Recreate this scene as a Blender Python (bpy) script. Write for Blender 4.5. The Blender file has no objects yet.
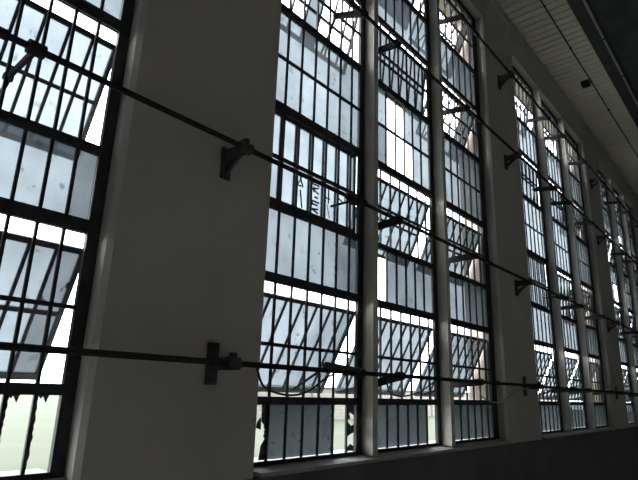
import bpy, math, random
from mathutils import Vector, Matrix
S = 4.4            # metres per layout unit (camera to window plane)
CZ = 1.6           # camera height above the floor
scene = bpy.context.scene
col = scene.collection
R = random.Random(11)

def W(x, d, z):    # layout (along wall, distance into the room from the glass plane, height above eye) -> metres
    return Vector((S * x, -S * d, S * z + CZ))
FLOOR = -.78

# ------------------------------------------------------------------ mesh builder
class MB:
    def __init__(s): s.v = []; s.f = []; s.mi = []; s.c = []; s.smooth = []
    def face(s, pts, mi=0, c=None, smooth=False):
        b = len(s.v); s.v += [tuple(p) for p in pts]
        s.f.append(tuple(range(b, b + len(pts)))); s.mi.append(mi); s.c.append(c); s.smooth.append(smooth)
    def hexa(s, p, mi=0, c=None):
        b = len(s.v); s.v += [tuple(q) for q in p]
        for q in ((0, 3, 2, 1), (4, 5, 6, 7), (0, 1, 5, 4), (1, 2, 6, 5), (2, 3, 7, 6), (3, 0, 4, 7)):
            s.f.append(tuple(b + i for i in q)); s.mi.append(mi); s.c.append(c); s.smooth.append(False)
    def box(s, x0, x1, d0, d1, z0, z1, mi=0, c=None, M=None):
        # d0 < d1 : d1 nearer the room
        p = [(x0, d1, z0), (x1, d1, z0), (x1, d0, z0), (x0, d0, z0), (x0, d1, z1), (x1, d1, z1), (x1, d0, z1), (x0, d0, z1)]
        s.hexa([W(*(M(q) if M else q)) for q in p], mi, c)
    def tube(s, pts, r, n=12, mi=0, caps=True):
        P = [Vector(p) for p in pts]; rings = []
        up = Vector((0, 0, 1))
        for i, p in enumerate(P):
            t = (P[min(i + 1, len(P) - 1)] - P[max(i - 1, 0)]).normalized()
            a = t.cross(up)
            if a.length < 1e-4: a = t.cross(Vector((0, 1, 0)))
            a.normalize(); bb = a.cross(t)
            b = len(s.v)
            for k in range(n):
                g = 2 * math.pi * k / n
                s.v.append(tuple(p + r * (math.cos(g) * a + math.sin(g) * bb)))
            rings.append(b)
        for i in range(len(rings) - 1):
            for k in range(n):
                s.f.append((rings[i] + k, rings[i] + (k + 1) % n, rings[i + 1] + (k + 1) % n, rings[i + 1] + k))
                s.mi.append(mi); s.c.append(None); s.smooth.append(True)
        if caps:
            s.f.append(tuple(reversed(range(rings[0], rings[0] + n)))); s.f.append(tuple(range(rings[-1], rings[-1] + n)))
            s.mi += [mi, mi]; s.c += [None, None]; s.smooth += [False, False]
    def build(s, name, mats, parent=None):
        me = bpy.data.meshes.new(name)
        me.from_pydata(s.v, [], s.f)
        for m in (mats if isinstance(mats, (list, tuple)) else [mats]): me.materials.append(m)
        me.polygons.foreach_set('material_index', s.mi)
        me.polygons.foreach_set('use_smooth', s.smooth)
        if any(c is not None for c in s.c):
            ca = me.color_attributes.new('pane', 'FLOAT_COLOR', 'CORNER')
            i = 0
            for f, c in zip(s.f, s.c):
                for _ in f: ca.data[i].color = c or (1, 1, 1, 1); i += 1
        me.update()
        o = bpy.data.objects.new(name, me); col.objects.link(o)
        if parent is not None:
            o.parent = parent; o.matrix_parent_inverse = Matrix.Translation(-parent.location)
        return o

def tag(o, label=None, cat=None, group=None, kind=None):
    if label: o['label'] = label
    if cat: o['category'] = cat
    if group: o['group'] = group
    if kind: o['kind'] = kind
    return o
def empty(name, loc):
    o = bpy.data.objects.new(name, None); o.location = loc; o.empty_display_size = .1
    col.objects.link(o); return o

# ------------------------------------------------------------------ materials
def mat(name):
    m = bpy.data.materials.new(name); m.use_nodes = True
    nt = m.node_tree; nt.nodes.clear()
    return m, nt, nt.nodes, nt.links
def paint(name, c1, c2, rough=.8, scale=3., detail=6, bump=.1, spec=.3, bscale=40):
    m, nt, N, L = mat(name)
    out = N.new('ShaderNodeOutputMaterial'); b = N.new('ShaderNodeBsdfPrincipled')
    tc = N.new('ShaderNodeTexCoord')
    n = N.new('ShaderNodeTexNoise'); n.inputs['Scale'].default_value = scale; n.inputs['Detail'].default_value = detail
    rp = N.new('ShaderNodeValToRGB'); rp.color_ramp.elements[0].color = (*c1, 1); rp.color_ramp.elements[1].color = (*c2, 1)
    rp.color_ramp.elements[0].position = .3; rp.color_ramp.elements[1].position = .7
    n2 = N.new('ShaderNodeTexNoise'); n2.inputs['Scale'].default_value = bscale; n2.inputs['Detail'].default_value = 4
    bp = N.new('ShaderNodeBump'); bp.inputs['Strength'].default_value = bump; bp.inputs['Distance'].default_value = .02
    L.new(tc.outputs['Object'], n.inputs['Vector']); L.new(tc.outputs['Object'], n2.inputs['Vector'])
    L.new(n.outputs['Fac'], rp.inputs['Fac']); L.new(rp.outputs['Color'], b.inputs['Base Color'])
    L.new(n2.outputs['Fac'], bp.inputs['Height']); L.new(bp.outputs['Normal'], b.inputs['Normal'])
    b.inputs['Roughness'].default_value = rough; b.inputs['Specular IOR Level'].default_value = spec
    L.new(b.outputs['BSDF'], out.inputs['Surface'])
    return m
def brick(name, c1, c2, mortar, scale, rot=(0, 0, 0), rough=.85):
    m, nt, N, L = mat(name)
    out = N.new('ShaderNodeOutputMaterial'); b = N.new('ShaderNodeBsdfPrincipled')
    tc = N.new('ShaderNodeTexCoord'); mp = N.new('ShaderNodeMapping'); mp.inputs['Rotation'].default_value = rot
    br = N.new('ShaderNodeTexBrick'); br.inputs['Scale'].default_value = scale
    br.inputs['Color1'].default_value = (*c1, 1); br.inputs['Color2'].default_value = (*c2, 1); br.inputs['Mortar'].default_value = (*mortar, 1)
    br.inputs['Mortar Size'].default_value = .02
    L.new(tc.outputs['Object'], mp.inputs['Vector']); L.new(mp.outputs['Vector'], br.inputs['Vector'])
    L.new(br.outputs['Color'], b.inputs['Base Color']); b.inputs['Roughness'].default_value = rough
    L.new(b.outputs['BSDF'], out.inputs['Surface'])
    return m
def glass_mat(name):
    # obscured wired-glass: pane colour attribute R = transmission, G = clarity, B = grime
    m, nt, N, L = mat(name)
    out = N.new('ShaderNodeOutputMaterial')
    at = N.new('ShaderNodeAttribute'); at.attribute_name = 'pane'
    sp = N.new('ShaderNodeSeparateColor'); L.new(at.outputs['Color'], sp.inputs['Color'])
    tc = N.new('ShaderNodeTexCoord')
    n = N.new('ShaderNodeTexNoise'); n.inputs['Scale'].default_value = 2.2; n.inputs['Detail'].default_value = 6
    n2 = N.new('ShaderNodeTexNoise'); n2.inputs['Scale'].default_value = 9.; n2.inputs['Detail'].default_value = 5
    L.new(tc.outputs['Object'], n.inputs['Vector']); L.new(tc.outputs['Object'], n2.inputs['Vector'])
    r1 = N.new('ShaderNodeMapRange'); r1.inputs['From Min'].default_value = .3; r1.inputs['From Max'].default_value = .7
    r1.inputs['To Min'].default_value = .72; r1.inputs['To Max'].default_value = 1.1
    L.new(n.outputs['Fac'], r1.inputs['Value'])
    # grime blotches
    r2 = N.new('ShaderNodeMapRange'); r2.inputs['From Min'].default_value = .60; r2.inputs['From Max'].default_value = .66
    L.new(n2.outputs['Fac'], r2.inputs['Value'])
    gm = N.new('ShaderNodeMath'); gm.operation = 'MULTIPLY'; L.new(r2.outputs['Result'], gm.inputs[0]); L.new(sp.outputs['Blue'], gm.inputs[1])
    inv = N.new('ShaderNodeMath'); inv.operation = 'SUBTRACT'; inv.inputs[0].default_value = 1; L.new(gm.outputs[0], inv.inputs[1]); inv.use_clamp = True
    t1 = N.new('ShaderNodeMath'); t1.operation = 'MULTIPLY'; L.new(sp.outputs['Red'], t1.inputs[0]); L.new(r1.outputs['Result'], t1.inputs[1])
    t2 = N.new('ShaderNodeMath'); t2.operation = 'MULTIPLY'; L.new(t1.outputs[0], t2.inputs[0]); L.new(inv.outputs[0], t2.inputs[1])
    cm = N.new('ShaderNodeMix'); cm.data_type = 'RGBA'; cm.inputs['A'].default_value = (0, 0, 0, 1); cm.inputs['B'].default_value = (.78, .91, 1, 1)
    L.new(t2.outputs[0], cm.inputs['Factor'])
    tl = N.new('ShaderNodeBsdfTranslucent'); tr = N.new('ShaderNodeBsdfTransparent')
    L.new(cm.outputs['Result'], tl.inputs['Color']); L.new(cm.outputs['Result'], tr.inputs['Color'])
    mx = N.new('ShaderNodeMixShader'); L.new(sp.outputs['Green'], mx.inputs['Fac']); L.new(tl.outputs[0], mx.inputs[1]); L.new(tr.outputs[0], mx.inputs[2])
    fr = N.new('ShaderNodeFresnel'); fr.inputs['IOR'].default_value = 1.33
    gl = N.new('ShaderNodeBsdfGlossy'); gl.inputs['Roughness'].default_value = .15
    m2 = N.new('ShaderNodeMixShader'); L.new(fr.outputs[0], m2.inputs['Fac']); L.new(mx.outputs[0], m2.inputs[1]); L.new(gl.outputs[0], m2.inputs[2])
    L.new(m2.outputs[0], out.inputs['Surface'])
    return m

M = {}
M['wall'] = paint('interior_paint', (.45, .435, .415), (.52, .505, .48), rough=.75, scale=.8, bump=.05)
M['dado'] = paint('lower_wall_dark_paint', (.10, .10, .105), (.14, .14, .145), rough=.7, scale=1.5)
M['brick'] = brick('outer_brick', (.50, .40, .34), (.58, .47, .40), (.55, .52, .48), 4.0, (math.pi / 2, 0, math.pi / 2))
M['sill'] = paint('sill_paint', (.30, .29, .27), (.42, .41, .38), scale=4)
M['steel'] = paint('dark_window_steel', (.022, .023, .028), (.05, .05, .055), rough=.55, scale=8, bump=.1)
M['sash'] = paint('dark_sash_steel', (.026, .028, .034), (.055, .056, .062), rough=.5, scale=9, bump=.1)
M['iron'] = paint('black_iron', (.026, .026, .028), (.04, .04, .042), rough=.85, scale=6, bump=.15, spec=.08)
M['bracket'] = paint('worn_bracket_iron', (.05, .05, .052), (.09, .09, .092), rough=.8, scale=6, bump=.15, spec=.15)
M['post'] = paint('post_paint', (.52, .495, .45), (.60, .57, .52), rough=.6, scale=3)
M['plank'] = paint('ceiling_plank', (.84, .79, .70), (.92, .87, .77), rough=.8, scale=1.2)
M['gap'] = paint('plank_gap', (.12, .11, .09), (.17, .155, .13), rough=.9)
M['beam'] = paint('beam_steel', (.05, .05, .06), (.08, .08, .09), rough=.6, scale=2)
M['pipe'] = paint('pale_pipe', (.34, .34, .36), (.46, .46, .48), rough=.45, scale=5)
M['floor'] = paint('floor_concrete', (.68, .655, .61), (.78, .755, .71), rough=.7, scale=.7)
M['room'] = paint('far_wall_paint', (.22, .215, .205), (.27, .265, .255), rough=.8)
M['grass'] = paint('outdoor_ground', (.036, .046, .026), (.052, .060, .038), rough=.95, scale=.25)
M['outerwall'] = brick('outer_yard_wall', (.20, .195, .175), (.22, .215, .195), (.15, .145, .13), 1.2, (math.pi / 2, 0, 0))
M['cable'] = paint('black_cable', (.012, .012, .012), (.02, .02, .02), rough=.6)
M['palecable'] = paint('pale_cable', (.30, .29, .27), (.40, .39, .36), rough=.6)
M['putty'] = paint('old_putty', (.03, .028, .025), (.07, .065, .06), rough=.95, scale=20)
M['shard'] = paint('grimy_shard', (.05, .055, .065), (.16, .17, .20), rough=.5, scale=14)
M['green'] = paint('green_marker', (.04, .40, .10), (.06, .50, .14), rough=.6)
M['ink'] = paint('dark_marker', (.03, .02, .04), (.06, .04, .07), rough=.6)
M['glass'] = glass_mat('obscured_glass')

# ------------------------------------------------------------------ layout
PER = 1.9088
PD = .045                     # pier face in front of the glass plane
OUT = -.115                   # outer wall face
CEIL = 2.215
HEAD = 1.985
def bay_x(k): return (.9036 + PER * (k - 2), 2.3866 + PER * (k - 2))
bays = {1: (-.80, .478), 2: bay_x(2), 3: bay_x(3), 4: bay_x(4)}
LV = dict(z0=-.177, T1=(-.040, -.020), m1=.110, T2=(.272, .297), T3=(.475, .495), m2=.630, T4=(.775, .803), m4=.955,
          T5=(1.110, 1.135), m3=1.265, T6=(1.400, 1.420), T7=(1.622, 1.640), m5=1.785, top=1.955)
LV1 = dict(LV, z0=-.158, T1=(-.024, -.004), m1=.135, T2=(.280, .307), T3=(.447, .466), m2=.615, T4=(.743, .770))
WX0, WX1 = -3.2, 9.0
BW0, BW1 = .95, .954

# ------------------------------------------------------------------ room shell
mb = MB()
edges = [WX0]
for k in (1, 2, 3, 4): edges += list(bays[k])
edges.append(WX1)
ch = .010                                          # eased pier corners
for i in range(0, len(edges), 2):                  # piers
    a, b = edges[i], edges[i + 1]
    lo, hi = FLOOR, CEIL + .05
    prof = [(a, -.02), (a, PD - ch), (a + ch, PD), (b - ch, PD), (b, PD - ch), (b, -.02)]
    for (p, q) in zip(prof, prof[1:]):
        mb.face([W(p[0], p[1], lo), W(q[0], q[1], lo), W(q[0], q[1], hi), W(p[0], p[1], hi)], 0)
    q0 = -.05 if i == 2 else .026; qb = .026
    prof = [(b, -.02), (b, -.035), (b + qb, -.035), (b + qb, OUT), (a - q0, OUT), (a - q0, -.035), (a, -.035), (a, -.02)]
    for (p, q) in zip(prof, prof[1:]):
        mb.face([W(p[0], p[1], lo), W(q[0], q[1], lo), W(q[0], q[1], hi), W(p[0], p[1], hi)], 1)
for k in (1, 2, 3, 4):                             # breast wall and lintel of each bay
    a, b = bays[k]; z0 = (LV1 if k == 1 else LV)['z0'] - .012
    mb.box(a, b, -.02, PD, FLOOR, z0 - .012, 0); mb.box(a, b, OUT, -.02, FLOOR, z0 - .012, 1)
    mb.box(a, b, -.02, PD, HEAD, CEIL + .05, 0); mb.box(a, b, OUT, -.02, HEAD, CEIL + .05, 1)
tag(mb.build('wall_front', [M['wall'], M['brick']]), kind='structure')

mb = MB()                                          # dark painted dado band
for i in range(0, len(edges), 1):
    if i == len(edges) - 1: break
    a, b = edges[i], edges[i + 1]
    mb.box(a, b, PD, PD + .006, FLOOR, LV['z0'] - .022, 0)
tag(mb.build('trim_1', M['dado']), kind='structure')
n = 2
for k in (1, 2, 3, 4):                             # inner sills
    a, b = bays[k]; z0 = (LV1 if k == 1 else LV)['z0']
    mb = MB()
    p = [(a, PD + .016, z0 - .019), (b, PD + .016, z0 - .019), (b, -.02, z0 - .019), (a, -.02, z0 - .019),
         (a, PD + .016, z0 - .010), (b, PD + .016, z0 - .010), (b, -.02, z0 - .002), (a, -.02, z0 - .002)]
    mb.hexa([W(*q) for q in p])
    mb.box(a - .01, b + .01, OUT - .012, -.02, z0 - .028, z0 - .006)
    tag(mb.build('trim_%d' % n, M['sill']), kind='structure'); n += 1

mb = MB(); mb.box(WX0, WX1, OUT, 4.6, FLOOR - .04, FLOOR); tag(mb.build('floor', M['floor']), kind='structure')
mb = MB()                                          # unseen opposite wall, with a thin open slit added to light the pier faces
mb.box(WX0, WX1, 4.5, 4.6, FLOOR, BW0); mb.box(WX0, WX1, 4.5, 4.6, BW1, CEIL + .05)
for i in range(9):
    x = WX0 + (WX1 - WX0) * i / 8; mb.box(max(x - .1, WX0), min(x + .1, WX1), 4.5, 4.6, BW0, BW1)
tag(mb.build('wall_back', M['room']), kind='structure')
mb = MB(); mb.box(WX0 - .06, WX0, OUT, 4.6, FLOOR, CEIL + .05); tag(mb.build('wall_left', M['room']), kind='structure')
mb = MB(); mb.box(WX1, WX1 + .06, OUT, 4.6, FLOOR, CEIL + .05); tag(mb.build('wall_right', M['room']), kind='structure')
mb = MB()                                          # ceiling of boards running out from the window wall
mb.box(WX0, WX1, OUT, 4.6, CEIL + .012, CEIL + .06, 1)
x = WX0; pw = .060
while x < WX1:
    mb.box(x + .005, min(x + pw - .005, WX1), PD * .5, 4.5, CEIL, CEIL + .014, 0); x += pw
tag(mb.build('ceiling', [M['plank'], M['gap']]), kind='structure')
# cornice strip where the wall meets the boards
mb = MB(); mb.box(WX0, WX1, PD, PD + .012, CEIL - .05, CEIL)
tag(mb.build('trim_%d' % n, M['wall']), kind='structure'); n += 1
# ceiling girder
mb = MB()
BZ = 2.14
mb.box(WX0, WX1, .392, .80, BZ, BZ + .012); mb.box(WX0, WX1, .60, .62, BZ + .012, CEIL); mb.box(WX0, WX1, .392, .80, CEIL - .012, CEIL - .0005)
mb.box(WX0, WX1, .40, .412, BZ + .012, CEIL - .012)
x = WX0 + .06
while x < WX1:
    for d in (.535, .70):
        mb.box(x - .006, x + .006, d - .006, d + .006, BZ - .005, BZ)
    x += .22
tag(mb.build('ceiling_beam', M['beam']), 'dark riveted steel girder running under the boarded ceiling beside the window wall', 'beam', kind='structure')

# ------------------------------------------------------------------ ground outside
mb = MB(); mb.box(-14, 22, -22, OUT, -.44, -.40)
tag(mb.build('ground', M['grass']), kind='structure')

mb = MB(); mb.box(4.6, 17, -4.2, -4.0, -.42, .03); mb.box(4.55, 17.05, -4.23, -3.97, .03, .045)
x = 4.6
while x < 17: mb.box(x, x + .07, -4.0, -3.97, -.42, .03); x += 1.1
tag(mb.build('wall_outer', M['outerwall']), kind='structure')
# ------------------------------------------------------------------ windows
def columns(k):
    if k == 1:
        return [(c, .452 - .43 * (3 - c) - .335, .452 - .43 * (3 - c), .049, .044) for c in (2, 3)]
    a = bays[k][0]
    return [(c, a + .0274 + .497 * (c - 1), a + .0274 + .497 * (c - 1) + .408, .064, .044) for c in (1, 2, 3)]

TILT = {(1, 3): (26, 25, 22, 20), (1, 2): (26, 24, 10, 20),
        (2, 1): (28, 0, 15, 22), (2, 2): (28, 24, 6, 18), (2, 3): (27, 23, 22, 24),
        (3, 1): (26, 0, 3, 10), (3, 2): (26, 7, 2, 5), (3, 3): (25, 18, 12, 6),
        (4, 1): (20, 10, 18, 8), (4, 2): (22, 16, 12, 18), (4, 3): (20, 14, 18, 15)}
MISSING = {(2, 1, 'R0'): {0: 'broken', 5: 'gone', 6: 'broken'}, (2, 2, 'R0'): {5: 'gone'}, (2, 2, 'R2'): {0: 'gone'},
           (2, 2, 'R4a'): {1: 'gone', 2: 'gone', 3: 'gone'}, (2, 2, 'R4b'): {1: 'gone', 2: 'gone'},
           (1, 3, 'R0'): {i: 'gone' for i in range(7)}, (1, 3, 'V1'): {}, (4, 1, 'R4a'): {4: 'gone', 5: 'gone'},
           (4, 2, 'R4a'): {1: 'gone', 2: 'gone'}, (4, 2, 'R6'): {3: 'gone', 4: 'gone'}, (4, 3, 'R4b'): {2: 'gone'},
           (3, 3, 'R6'): {}, (3, 2, 'V4'): {i: 'gone' for i in range(7)}, (3, 1, 'V4'): {i: 'gone' for i in range(6)},
           (3, 3, 'V4'): {i: 'gone' for i in range(1, 7)}, (2, 1, 'V3'): {0: 'gone', 1: 'gone', 2: 'gone', 4: 'gone', 5: 'gone', 6: 'gone'},
           (2, 3, 'V3'): {i: 'gone' for i in range(5)}, (2, 3, 'V4'): {i: 'gone' for i in range(6)}}
GT = .102
BASE = {1: 1.0, 2: 1.0, 3: 1.4, 4: 1.2}
ROWT = {'R0': .62, 'R2': .82, 'R4a': 1.15, 'R4b': 1.1, 'R6': 1.1, 'V1': .95, 'V2': 1.0, 'V3': .9, 'V4': .95}
def pane_c(k, c, row, i):
    t = BASE[k] * ROWT[row]; cl = .6; gr = .5
    if (k, c) == (2, 1) and row in ('R4a', 'R4b'): t *= (1.05, 1.05, 1.05, 1, .9, .72, .75)[i]
    if (k, c, row) == (2, 1, 'R2'): t *= (1.05, 1.05, 1.05, 1, .9, .55, .35)[i]
    if (k, c, row) == (2, 1, 'V2'): t = (1.3, 1.5, 1.5, 1.5, 1.5, 1.4, 1.0)[i]; cl = .45; gr = .05
    if (k, c, row) == (1, 3, 'R2'): t *= (1.25, 1.25, 1.3, 1.3, 1.35, 1.3, .6)[i]
    if (k, c) == (1, 3) and row in ('V2', 'V3'): t = 1.5; cl = .6; gr = .5
    if (k, c, row) == (1, 3, 'V1'): t = (1.05, 1.05, 1.05, 1.05, 1.05, .95, .5)[i]; cl = .3; gr = .9
    if (k, c, row) == (2, 1, 'V1'): t *= (.8, 1.05, 1.05, 1.0, .9, .8, .6)[i]; gr = .6
    if (k, c, row) == (2, 2, 'R4a'): t *= (.45, 1, 1, 1, .95, .9, .85)[i]
    if c == 3 and k == 2: t *= .82
    if (k, c) == (2, 2) and row == 'R2': t *= .72
    if (k, c) == (2, 2) and row in ('R6', 'V3'): t *= .9
    t *= R.uniform(.88, 1.04) * GT
    return (min(t, 1), cl, gr * R.uniform(.3, 1), 1)

LBL = {(1, 3): 'tall steel window left of the broad pier with glassless bottom panes showing pale grass',
       (2, 1): 'tall steel window beside the broad pier with marker scrawl on its panes',
       (2, 2): 'middle window of the nearest full bay with several panes missing high up',
       (2, 3): 'rightmost window of the nearest full bay, next to the second pier',
       (3, 1): 'first window past the second pier, its middle vents shut',
       (3, 2): 'middle window past the second pier with a blank white top vent',
       (3, 3): 'last window past the second pier, against the third pier',
       (4, 1): 'narrow sliver of window just past the third pier',
       (4, 2): 'second sliver of window past the third pier',
       (4, 3): 'farthest window at the right edge of the photo'}

def jag_strip(mb, x, z0, z1, d, w, side, mi=0):
    # ragged putty left along a glazing bar
    z = z0
    while z < z1:
        h = R.uniform(.008, .02); zz = min(z + h, z1); ww = w * R.uniform(.35, 1.5)
        q = [(x, d - .004, z), (x + side * ww * .5, d - .004, z), (x + side * ww, d - .004, (z + zz) / 2), (x + side * ww * .5, d - .004, zz), (x, d - .004, zz)]
        f = [W(a, b + .006, c) for a, b, c in q]; bk = [W(*p) for p in q]
        if side < 0: f.reverse(); bk.reverse()
        mb.face(f, mi); mb.face(list(reversed(bk)), mi)
        for i in range(5):
            j = (i + 1) % 5
            mb.face([f[j], f[i], bk[i], bk[j]], mi)
        z = zz

def shard(mb, pts, d, mi=0):
    f = [W(x, d + .0015, z) for x, z in pts]; b = [W(x, d, z) for x, z in pts]
    mb.face(f, mi); mb.face(list(reversed(b)), mi)
    for i in range(len(pts)):
        j = (i + 1) % len(pts); mb.face([f[j], f[i], b[i], b[j]], mi)

wn = 1
vent_bottoms = {}; SH_Z = (.0482, .542, 1.211, 1.684)
for k in (1, 2, 3, 4):
    lv = LV1 if k == 1 else LV
    cols = columns(k); a, b = bays[k]
    for ci, (c, x0, x1, ps, ep) in enumerate(cols):
        root = empty('window_%d' % wn, W((x0 + x1) / 2, 0, lv['z0'])); wn += 1
        tag(root, LBL.get((k, c)), 'window' if (k, c) in LBL else None, 'tall steel windows along the wall', 'structure')
        bars = [x0 + ep + ps * i for i in range(6)]
        if k == 1: bars = [x1 - ep - ps * (5 - i) for i in range(6)]
        fb = [x0 + .082 + .064 * i for i in range(5)] if (k > 1 and c == 2) else bars
        # frame: stiles to the posts / jambs, sill rail, head, transoms
        left = a + .001 if c == 1 else (x0 - (.047 if k > 1 else .04))
        right = b - .001 if c == 3 else (x1 + (.0275 if k > 1 else .02))
        mb = MB()
        mb.box(left, x0, -.006, .005, lv['z0'] - .004, HEAD)
        mb.box(x1, right, -.006, .005, lv['z0'] - .004, HEAD)
        mb.box(x0, x1, -.007, .006, lv['z0'] - .004, lv['z0'] + .006)
        mb.box(x0, x1, -.007, .006, lv['top'], HEAD)
        for T in ('T1', 'T2', 'T3', 'T4', 'T5', 'T6', 'T7'):
            z0, z1 = lv[T]
            mb.box(x0, x1, -.006, .007, z0, z1)
        mb.build('frame', M['steel'], root)
        # fixed vertical bars over the whole height and horizontal middle bars
        mb = MB(); w = .0030
        def bar_run(lst, spans):
            for xb in lst:
                for za, zb in spans: mb.box(xb - w, xb + w, -.0025, .0035, za, zb)
        bar_run(fb, [(lv['z0'] + .006, lv['T1'][0]), (lv['T2'][1], lv['T3'][0]), (lv['T4'][1], lv['T5'][0]), (lv['T6'][1], lv['T7'][0])])
        bar_run(bars, [(lv['T1'][1], lv['T2'][0]), (lv['T3'][1], lv['T4'][0]), (lv['T5'][1], lv['T6'][0]), (lv['T7'][1], lv['top'])])
        for m_ in ('m1', 'm2', 'm3', 'm4', 'm5'):
            mb.box(x0, x1, -.003, .0045, lv[m_] - .004, lv[m_] + .004)
        mb.build('glazing_bars', M['steel'], root)
        # fixed glass rows
        xs = [x0 + .0005] + bars + [x1 - .0005]; fx = [x0 + .0005] + fb + [x1 - .0005]
        g = MB(); pt = MB(); sh = MB()
        rows = [('R0', lv['z0'] + .008, lv['T1'][0]), ('R2', lv['T2'][1], lv['T3'][0]), ('R4a', lv['T4'][1], lv['m4'] - .004),
                ('R4b', lv['m4'] + .004, lv['T5'][0]), ('R6', lv['T6'][1], lv['T7'][0])]
        for row, za, zb in rows:
            ms = MISSING.get((k, c, row), {})
            for i in range(len(fx) - 1):
                st = ms.get(i)
                if st == 'gone': 
                    continue
                if st == 'broken':
                    xa, xb = fx[i] + .004, fx[i + 1] - .004; ww = xb - xa
                    if i == 0:
                        shard(sh, [(xa + ww * .45, za), (xb, za), (xb, za + .05), (xa + ww * .62, za + .035)], -.002)
                        shard(sh, [(xa + ww * .5, zb), (xa + ww * .55, za + .09), (xb, za + .075), (xb, zb)], -.002)
                        shard(sh, [(xa + ww * .1, za + .075), (xa + ww * .55, za + .07), (xa + ww * .5, za + .10), (xa + ww * .15, za + .088)], -.003)
                    else:
                        shard(sh, [(xa, za), (xb, za), (xb, za + .012), (xa + ww * .5, za + .02), (xa, za + .01)], -.002)
                        shard(sh, [(xa, za + .04), (xb, za + .052), (xb, za + .075), (xa + ww * .6, za + .07), (xa, za + .085)], -.002)
                        shard(sh, [(xa, za + .085), (xa + ww * .45, za + .09), (xa + ww * .35, zb - .02), (xb, zb - .03), (xb, zb), (xa, zb)], -.002)
                    continue
                g.face([W(fx[i], -.001, za), W(fx[i + 1], -.001, za), W(fx[i + 1], -.001, zb), W(fx[i], -.001, zb)], 0, pane_c(k, c, row, i))
            if (k, c, row) == (1, 3, 'R0'):
                for xb in bars: jag_strip(pt, xb + .0034, za, zb, 0, .0026, 1)
                for i in range(7): shard(sh, [(fx[i] + .004, zb), (fx[i] + .010, zb - .006), (fx[i] + .014, zb - .002), (fx[i] + .020, zb - .013), (fx[i] + .024, zb)], -.002)
            if (k, c, row) == (2, 1, 'R0'):
                jag_strip(pt, bars[4] + .0034, za, zb, 0, .002, 1); jag_strip(pt, bars[0] - .0034, za, zb, 0, .006, -1)
        g.build('fixed_glass', M['glass'], root)
        if pt.f: pt.build('old_putty', M['putty'], root)
        if sh.f: sh.build('broken_glass', M['shard'], root)
        # vents (top-sliding, bottom pushed out)
        for vi, (zb, zt) in enumerate(((lv['T1'][1], lv['T2'][0]), (lv['T3'][1], lv['T4'][0]), (lv['T5'][1], lv['T6'][0]), (lv['T7'][1], lv['top']))):
            th = math.radians(TILT[(k, c)][vi]); L = zt - zb - (.006 if TILT[(k, c)][vi] else -.004)
            slide = .024 * min(1, TILT[(k, c)][vi] / 26.)
            ztop = zt - .003 - slide + (.010 if th == 0 else 0)
            def MV(q, ztop=ztop, th=th, OFF=(-.0125)):       # sash frame: q = (x, thickness d, height below top)
                x, d, h = q
                return (x, OFF - h * math.sin(th) + d * math.cos(th), ztop - h * math.cos(th) + d * math.sin(th) * -1)
            vent_bottoms[(k, c, vi)] = MV((0, .006, L - .01)) if th > 0 else (0, -.008, SH_Z[vi] + .014)
            m = MB(); t = .007
            xa, xb_ = (x0 + .002, x1 - .002) if th == 0 else (x0 - .006, x1 + .010)
            m.box(xa, xb_, -.004, .006, 0, .012, 0, None, MV); m.box(xa, xb_, -.004, .006, L - .013, L, 0, None, MV)
            m.box(xa, xa + .009, -.004, .006, .012, L - .013, 0, None, MV); m.box(xb_ - .009, xb_, -.004, .006, .012, L - .013, 0, None, MV)
            for xb in bars: m.box(xb - .0030, xb + .0030, -.002, .004, .012, L - .013, 0, None, MV)
            m.box(xa, xb_, -.003, .005, L / 2 - .0042, L / 2 + .0042, 0, None, MV)
            vent = m.build('vent_sash', M['sash'], root)
            gm = MB(); row = 'V%d' % (vi + 1); ms = MISSING.get((k, c, row), {})
            for half in (0, 1):
                ha, hb = ((.010, L / 2), (L / 2, L - .011))[half]
                for i in range(7):
                    if i in ms: continue
                    p = [(xs[i], .001, hb), (xs[i + 1], .001, hb), (xs[i + 1], .001, ha), (xs[i], .001, ha)]
                    p = [(xa + .004 if x == xs[0] else xb_ - .004 if x == xs[-1] else x, d, h) for x, d, h in p]
                    gm.face([W(*MV(q)) for q in p], 0, pane_c(k, c, row, i))
            if gm.f: gm.build('vent_glass', M['glass'], vent)
            if (k, c, vi) == (2, 1, 1):        # marker scrawl on the lower panes of the shut vent
                hA = L / 2 + .008
                def strokes(lst, i, mname, nm):
                    q = MB(); wx = xs[i + 1] - xs[i]
                    for (u0, v0, u1, v1, tw) in lst:   # u across pane 0..1, v down the half 0..1
                        ax, ah = xs[i] + wx * u0, hA + v0 * (L / 2 - .022); bx, bh = xs[i] + wx * u1, hA + v1 * (L / 2 - .022)
                        dx, dh = bx - ax, bh - ah; ln = math.hypot(dx, dh) or 1; nx, nh = -dh / ln * tw / 2, dx / ln * tw / 2
                        pts = [(ax + nx, ah + nh), (bx + nx, bh + nh), (bx - nx, bh - nh), (ax - nx, ah - nh)]
                        q.hexa([W(*MV((x, .0012, h))) for x, h in pts] + [W(*MV((x, .0022, h))) for x, h in pts])
                    q.build(nm, M[mname], vent)
                T = .0055
                strokes([(.30, .05, .62, .42, T), (.62, .05, .25, .42, T * .8), (.25, .42, .65, .40, T * .7)], 2, 'green', 'green_lettering')
                strokes([(.45, .52, .60, .97, T)], 2, 'ink', 'dark_lettering')
                strokes([(.3, .06, .8, .06, T), (.3, .06, .3, .2, T), (.3, .2, .8, .2, T), (.75, .26, .3, .34, T), (.3, .34, .75, .42, T), (.4, .26, .4, .42, T), (.45, .54, .7, .54, T),
                         (.3, .66, .8, .66, T), (.3, .66, .3, .78, T), (.3, .74, .7, .74, T), (.75, .84, .3, .88, T), (.3, .88, .75, .95, T)], 3, 'ink', 'dark_lettering')
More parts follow.
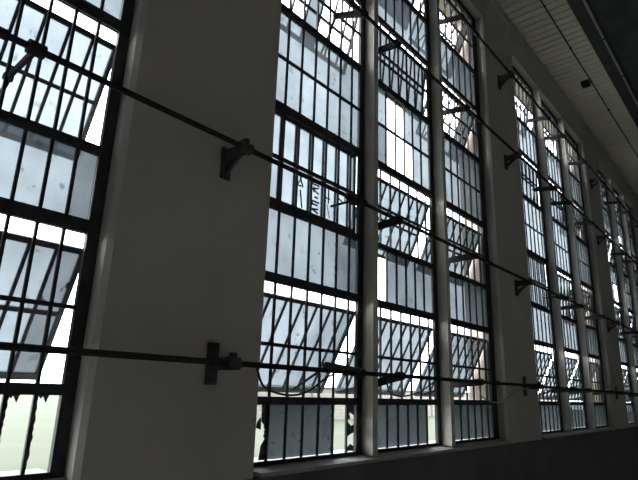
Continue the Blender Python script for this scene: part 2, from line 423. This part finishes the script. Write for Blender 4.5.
                strokes([(.5, .15, .5, .55, T), (.3, .42, .6, .42, T * .8), (.4, .6, .6, .95, T * .5)], 4, 'ink', 'dark_lettering')
                strokes([(.25, .1, .8, .1, T), (.8, .1, .8, .28, T), (.25, .1, .25, .28, T * .7), (.25, .28, .6, .34, T)], 5, 'green', 'green_lettering')
    # posts between the columns (steel sections standing proud of the frames)
    for j in range(len(cols) - 1):
        xr = cols[j][2]; xn = cols[j + 1][1]
        pa = xr + (.0275 if k > 1 else .02); pb = pa + .021
        mb = MB()
        z0 = lv['z0'] - .004
        mb.box(pa, pb, -.010, PD, z0, HEAD)
        mb.box(pa - .003, pb + .003, PD - .004, PD + .002, z0, HEAD)     # front flange
        tag(mb.build('trim_%d' % n, M['post']), kind='structure'); n += 1

# ------------------------------------------------------------------ vent operating shafts with levers
SD = .117
SH = {'low': .0482, 'second': .542, 'third': 1.211, 'top': 1.684}
LEV = {(1, 3): .265, (1, 2): -.15, (2, 1): 1.20, (2, 2): 1.405, (2, 3): 1.97, (3, 1): 3.15, (3, 2): 3.46, (3, 3): 3.98, (4, 1): 5.05, (4, 2): 5.38, (4, 3): 5.9}
SLBL = {'low': 'lowest long dark operating shaft across the windows, just above sill height',
        'second': 'second long dark operating shaft up, crossing the broad pier at mid height',
        'third': 'third long dark operating shaft up, slanting over the middle window',
        'top': 'topmost long dark operating shaft, close under the ceiling'}
for vi, (nm, zs) in enumerate(SH.items()):
    root = empty('operating_shaft', W(WX0 + .05, SD, zs))
    tag(root, SLBL[nm], 'shaft', 'long window operating shafts')
    mb = MB(); mb.tube([W(WX0 + .02, SD, zs), W(WX1 - .02, SD, zs)], .0062 * S, 14); mb.build('shaft_tube', M['iron'], root)
    for xc in (.20, 1.15, 2.12, 3.1, 4.1, 5.2):
        mb = MB(); mb.tube([W(xc - .02, SD, zs), W(xc + .02, SD, zs)], .0092 * S, 14); mb.build('coupling', M['iron'], root)
    for (k, c), xl in LEV.items():
        vb = vent_bottoms[(k, c, vi)]
        e = .062; up = .006
        if (k, c) == (2, 2): up = -.012 if vi == 0 else .0
        if (k, c) == (2, 1): up = .04
        if vi >= 2: up += .022
        end = (xl, -.004, zs + up - (.02 if vi == 0 else .012))
        if TILT[(k, c)][vi] == 0: end = (xl, .075, zs + .014)
        if k == 2 and c == 3 and vi == 3: end = (xl - .0, -.02, zs + .03)
        mb = MB()
        w_ = .005; h0, h1 = .013, .011
        if k == 1: w_, h0, h1 = .0035, .007, .005
        mb.tube([W(xl - .014, SD, zs), W(xl + .014, SD, zs)], .0125 * S, 14)
        p = []
        for (dd, zz, hh) in ((SD, zs, h0), (end[1], end[2], h1)):
            p.append([(xl - w_, dd, zz - hh), (xl + w_, dd, zz - hh), (xl + w_, dd, zz + hh), (xl - w_, dd, zz + hh)])
        mb.hexa([W(*q) for q in p[0]] + [W(*q) for q in p[1]])
        lever = mb.build('lever', M['iron'], root)
        mb = MB()                                 # link rod down to the vent's bottom rail
        mb.tube([W(xl + .002, end[1] + .004, end[2]), W(xl + .004, vb[1] + .004, vb[2])], .0042 * S, 8)
        mb.tube([W(xl - .008, end[1], end[2]), W(xl + .008, end[1], end[2])], .007 * S, 10)
        mb.build('link_rod', M['iron'], lever)

# ------------------------------------------------------------------ brackets on the piers
PIERN = {1: 'broad near pier', 2: 'second pier', 3: 'third pier'}
PX = {1: {'low': .749, 'second': .7394, 'third': .72, 'top': .72}, 2: {'low': 2.615, 'second': 2.60, 'third': 2.575, 'top': 2.56},
      3: {'low': 4.42, 'second': 4.40, 'third': 4.40, 'top': 4.40}}
for pn in (1, 2, 3):
    for nm, zs in SH.items():
        if pn == 1 and nm in ('third', 'top'): continue
        x = PX[pn][nm]
        root = empty('shaft_bracket', W(x, PD, zs))
        tag(root, 'black iron bracket on the %s holding the %s operating shaft' % (PIERN[pn], {'low': 'lowest', 'second': 'second lowest', 'third': 'third lowest', 'top': 'topmost'}[nm]), 'bracket', 'iron shaft brackets on the piers')
        mb = MB()
        drop = .045 if nm == 'low' else .062
        mb.box(x - .014, x + .014, PD, PD + .007, zs - drop, zs + (.045 if nm == 'low' else .018)); mb.build('wall_plate', M['bracket'], root)
        mb = MB()
        for dz in (-drop + .01, (.036 if nm == 'low' else .010)):
            mb = MB(); mb.tube([W(x - .006, PD + .004, zs + dz), W(x - .006, PD + .011, zs + dz)], .0045 * S, 6)
            mb.build('bolt', M['bracket'], root); mb = MB(); mb.tube([W(x + .007, PD + .004, zs + dz), W(x + .007, PD + .011, zs + dz)], .0045 * S, 6)
            mb.build('bolt', M['bracket'], root)
        mb = MB()
        mb.box(x - .006, x + .006, PD + .007, SD - .004, zs - .014, zs + .012)
        if nm != 'low':
            p = [(x - .004, PD + .007, zs - .055), (x + .004, PD + .007, zs - .055), (x + .004, SD - .01, zs - .012), (x - .004, SD - .01, zs - .012),
                 (x - .004, PD + .007, zs - .035), (x + .004, PD + .007, zs - .035), (x + .004, SD - .02, zs - .010), (x - .004, SD - .02, zs - .010)]
            mb.hexa([W(*q) for q in p])
        mb.build('bracket_arm', M['bracket'], root)
        mb = MB(); mb.tube([W(x - .016, SD, zs), W(x + .016, SD, zs)], .0135 * S, 16)
        mb.box(x - .006, x + .006, SD - .006, SD + .006, zs + .012, zs + .022)
        mb.build('bearing_collar', M['bracket'], root)

# ------------------------------------------------------------------ loose cable slung under the lowest shaft
def smooth(pts, n=8):
    out = []
    P = [Vector(p) for p in pts]
    for i in range(len(P) - 1):
        p0, p1, p2, p3 = P[max(i - 1, 0)], P[i], P[i + 1], P[min(i + 2, len(P) - 1)]
        for j in range(n):
            t = j / n
            out.append(.5 * ((2 * p1) + (p2 - p0) * t + (2 * p0 - 5 * p1 + 4 * p2 - p3) * t * t + (3 * p1 - p0 - 3 * p2 + p3) * t ** 3))
    out.append(P[-1]); return out
zc = SH['low']
cp = [(.82, SD, zc - .007), (.855, SD - .01, zc - .046), (.93, SD - .012, zc - .062), (1.0, SD - .012, zc - .054), (1.06, SD - .008, zc - .022), (1.09, SD, zc - .007)]
mb = MB(); mb.tube(smooth([W(*p) for p in cp]), .0026 * S, 8)
tag(mb.build('hanging_cable', M['cable']), 'black cable sagging under the lowest shaft in front of the window beside the broad pier', 'cable', 'loose cables under the lowest shaft')
cp = [(1.33, SD, zc - .008), (1.37, SD - .012, zc - .050), (1.45, SD - .014, zc - .058), (1.54, SD - .012, zc - .044), (1.62, SD, zc - .008)]
mb = MB(); mb.tube(smooth([W(*p) for p in cp]), .0026 * S, 8)
tag(mb.build('hanging_cable', M['cable']), 'black cable sagging under the lowest shaft in front of the middle window', 'cable', 'loose cables under the lowest shaft')
cp = [(1.985, SD - .012, zc - .012), (2.02, SD - .02, zc - .05), (2.12, SD - .03, zc - .070), (2.24, SD - .045, zc - .075), (2.34, SD - .055, zc - .06), (2.46, SD - .055, zc - .03), (2.585, SD - .04, zc - .008)]
mb = MB(); mb.tube(smooth([W(*p) for p in cp]), .0026 * S, 8)
tag(mb.build('hanging_cable', M['palecable']), 'pale slack cable running from the right window up to the second pier bracket', 'cable', 'loose cables under the lowest shaft')

# ------------------------------------------------------------------ ceiling conduit, junction box, pale pipe on the girder
root = empty('ceiling_conduit', W(2.0, .258, CEIL - .006))
tag(root, 'thin dark conduit running along the boarded ceiling', 'conduit')
mb = MB(); mb.tube([W(2.72, .258, CEIL - .006), W(WX1 - .02, .258, CEIL - .006)], .0038 * S, 10); mb.build('conduit_tube', M['iron'], root)
for x in (2.8, 3.3, 3.8, 4.3, 4.9, 5.6):
    mb = MB(); mb.box(x - .003, x + .003, .252, .264, CEIL - .0105, CEIL - .0002); mb.build('clip', M['iron'], root)
root = empty('junction_box', W(3.79, .218, CEIL - .012))
tag(root, 'small dark junction box fixed to the ceiling boards beside the conduit', 'junction box')
mb = MB(); mb.box(3.755, 3.815, .198, .245, CEIL - .022, CEIL - .0002); mb.build('box_body', M['iron'], root)
mb = MB(); mb.box(3.751, 3.819, .195, .248, CEIL - .026, CEIL - .022); mb.build('cover_plate', M['iron'], root)
mb = MB(); mb.tube([W(WX0 + .02, .470, BZ - .012), W(WX1 - .02, .470, BZ - .012)], .007 * S, 12)
root = mb.build('girder_pipe', M['pipe'])
tag(root, 'pale pipe running along the underside of the dark ceiling girder', 'pipe')
for x in (2.7, 3.2, 3.7, 4.3, 5.0, 6.0):
    mb = MB(); mb.box(x - .006, x + .006, .462, .478, BZ - .0205, BZ); mb.build('pipe_clamp', M['beam'], root)

# ------------------------------------------------------------------ sky and camera
w = bpy.data.worlds.new('sky'); scene.world = w; w.use_nodes = True
nt = w.node_tree; nt.nodes.clear()
out = nt.nodes.new('ShaderNodeOutputWorld'); bg = nt.nodes.new('ShaderNodeBackground')
bg.inputs['Color'].default_value = (.93, .97, 1, 1); bg.inputs['Strength'].default_value = 7.0
nt.links.new(bg.outputs[0], out.inputs['Surface'])

f, yaw, pit, rol = 527.83, .85395, .27659, .03288
Fv = Vector((math.sin(yaw) * math.cos(pit), math.cos(yaw) * math.cos(pit), math.sin(pit)))
Rv = Vector((math.cos(yaw), -math.sin(yaw), 0)); Uv = Rv.cross(Fv)
R2 = math.cos(rol) * Rv + math.sin(rol) * Uv; U2 = -math.sin(rol) * Rv + math.cos(rol) * Uv
cd = bpy.data.cameras.new('camera'); co = bpy.data.objects.new('camera', cd); col.objects.link(co)
cd.sensor_width = 36; cd.sensor_fit = 'HORIZONTAL'; cd.lens = f / 638 * 36; cd.clip_start = .05; cd.clip_end = 400
mw = Matrix((R2, U2, -Fv)).transposed().to_4x4(); mw.translation = W(0, 1, 0); co.matrix_world = mw
scene.camera = co
scene.view_settings.view_transform = 'Standard'; scene.view_settings.look = 'None'
scene.view_settings.gamma = 1; scene.view_settings.use_curve_mapping = False
scene.view_settings.exposure = .5
scene.cycles.max_bounces = 14; scene.cycles.diffuse_bounces = 8; scene.cycles.transparent_max_bounces = 16
scene.cycles.transmission_bounces = 8
scene.cycles.use_denoising = True
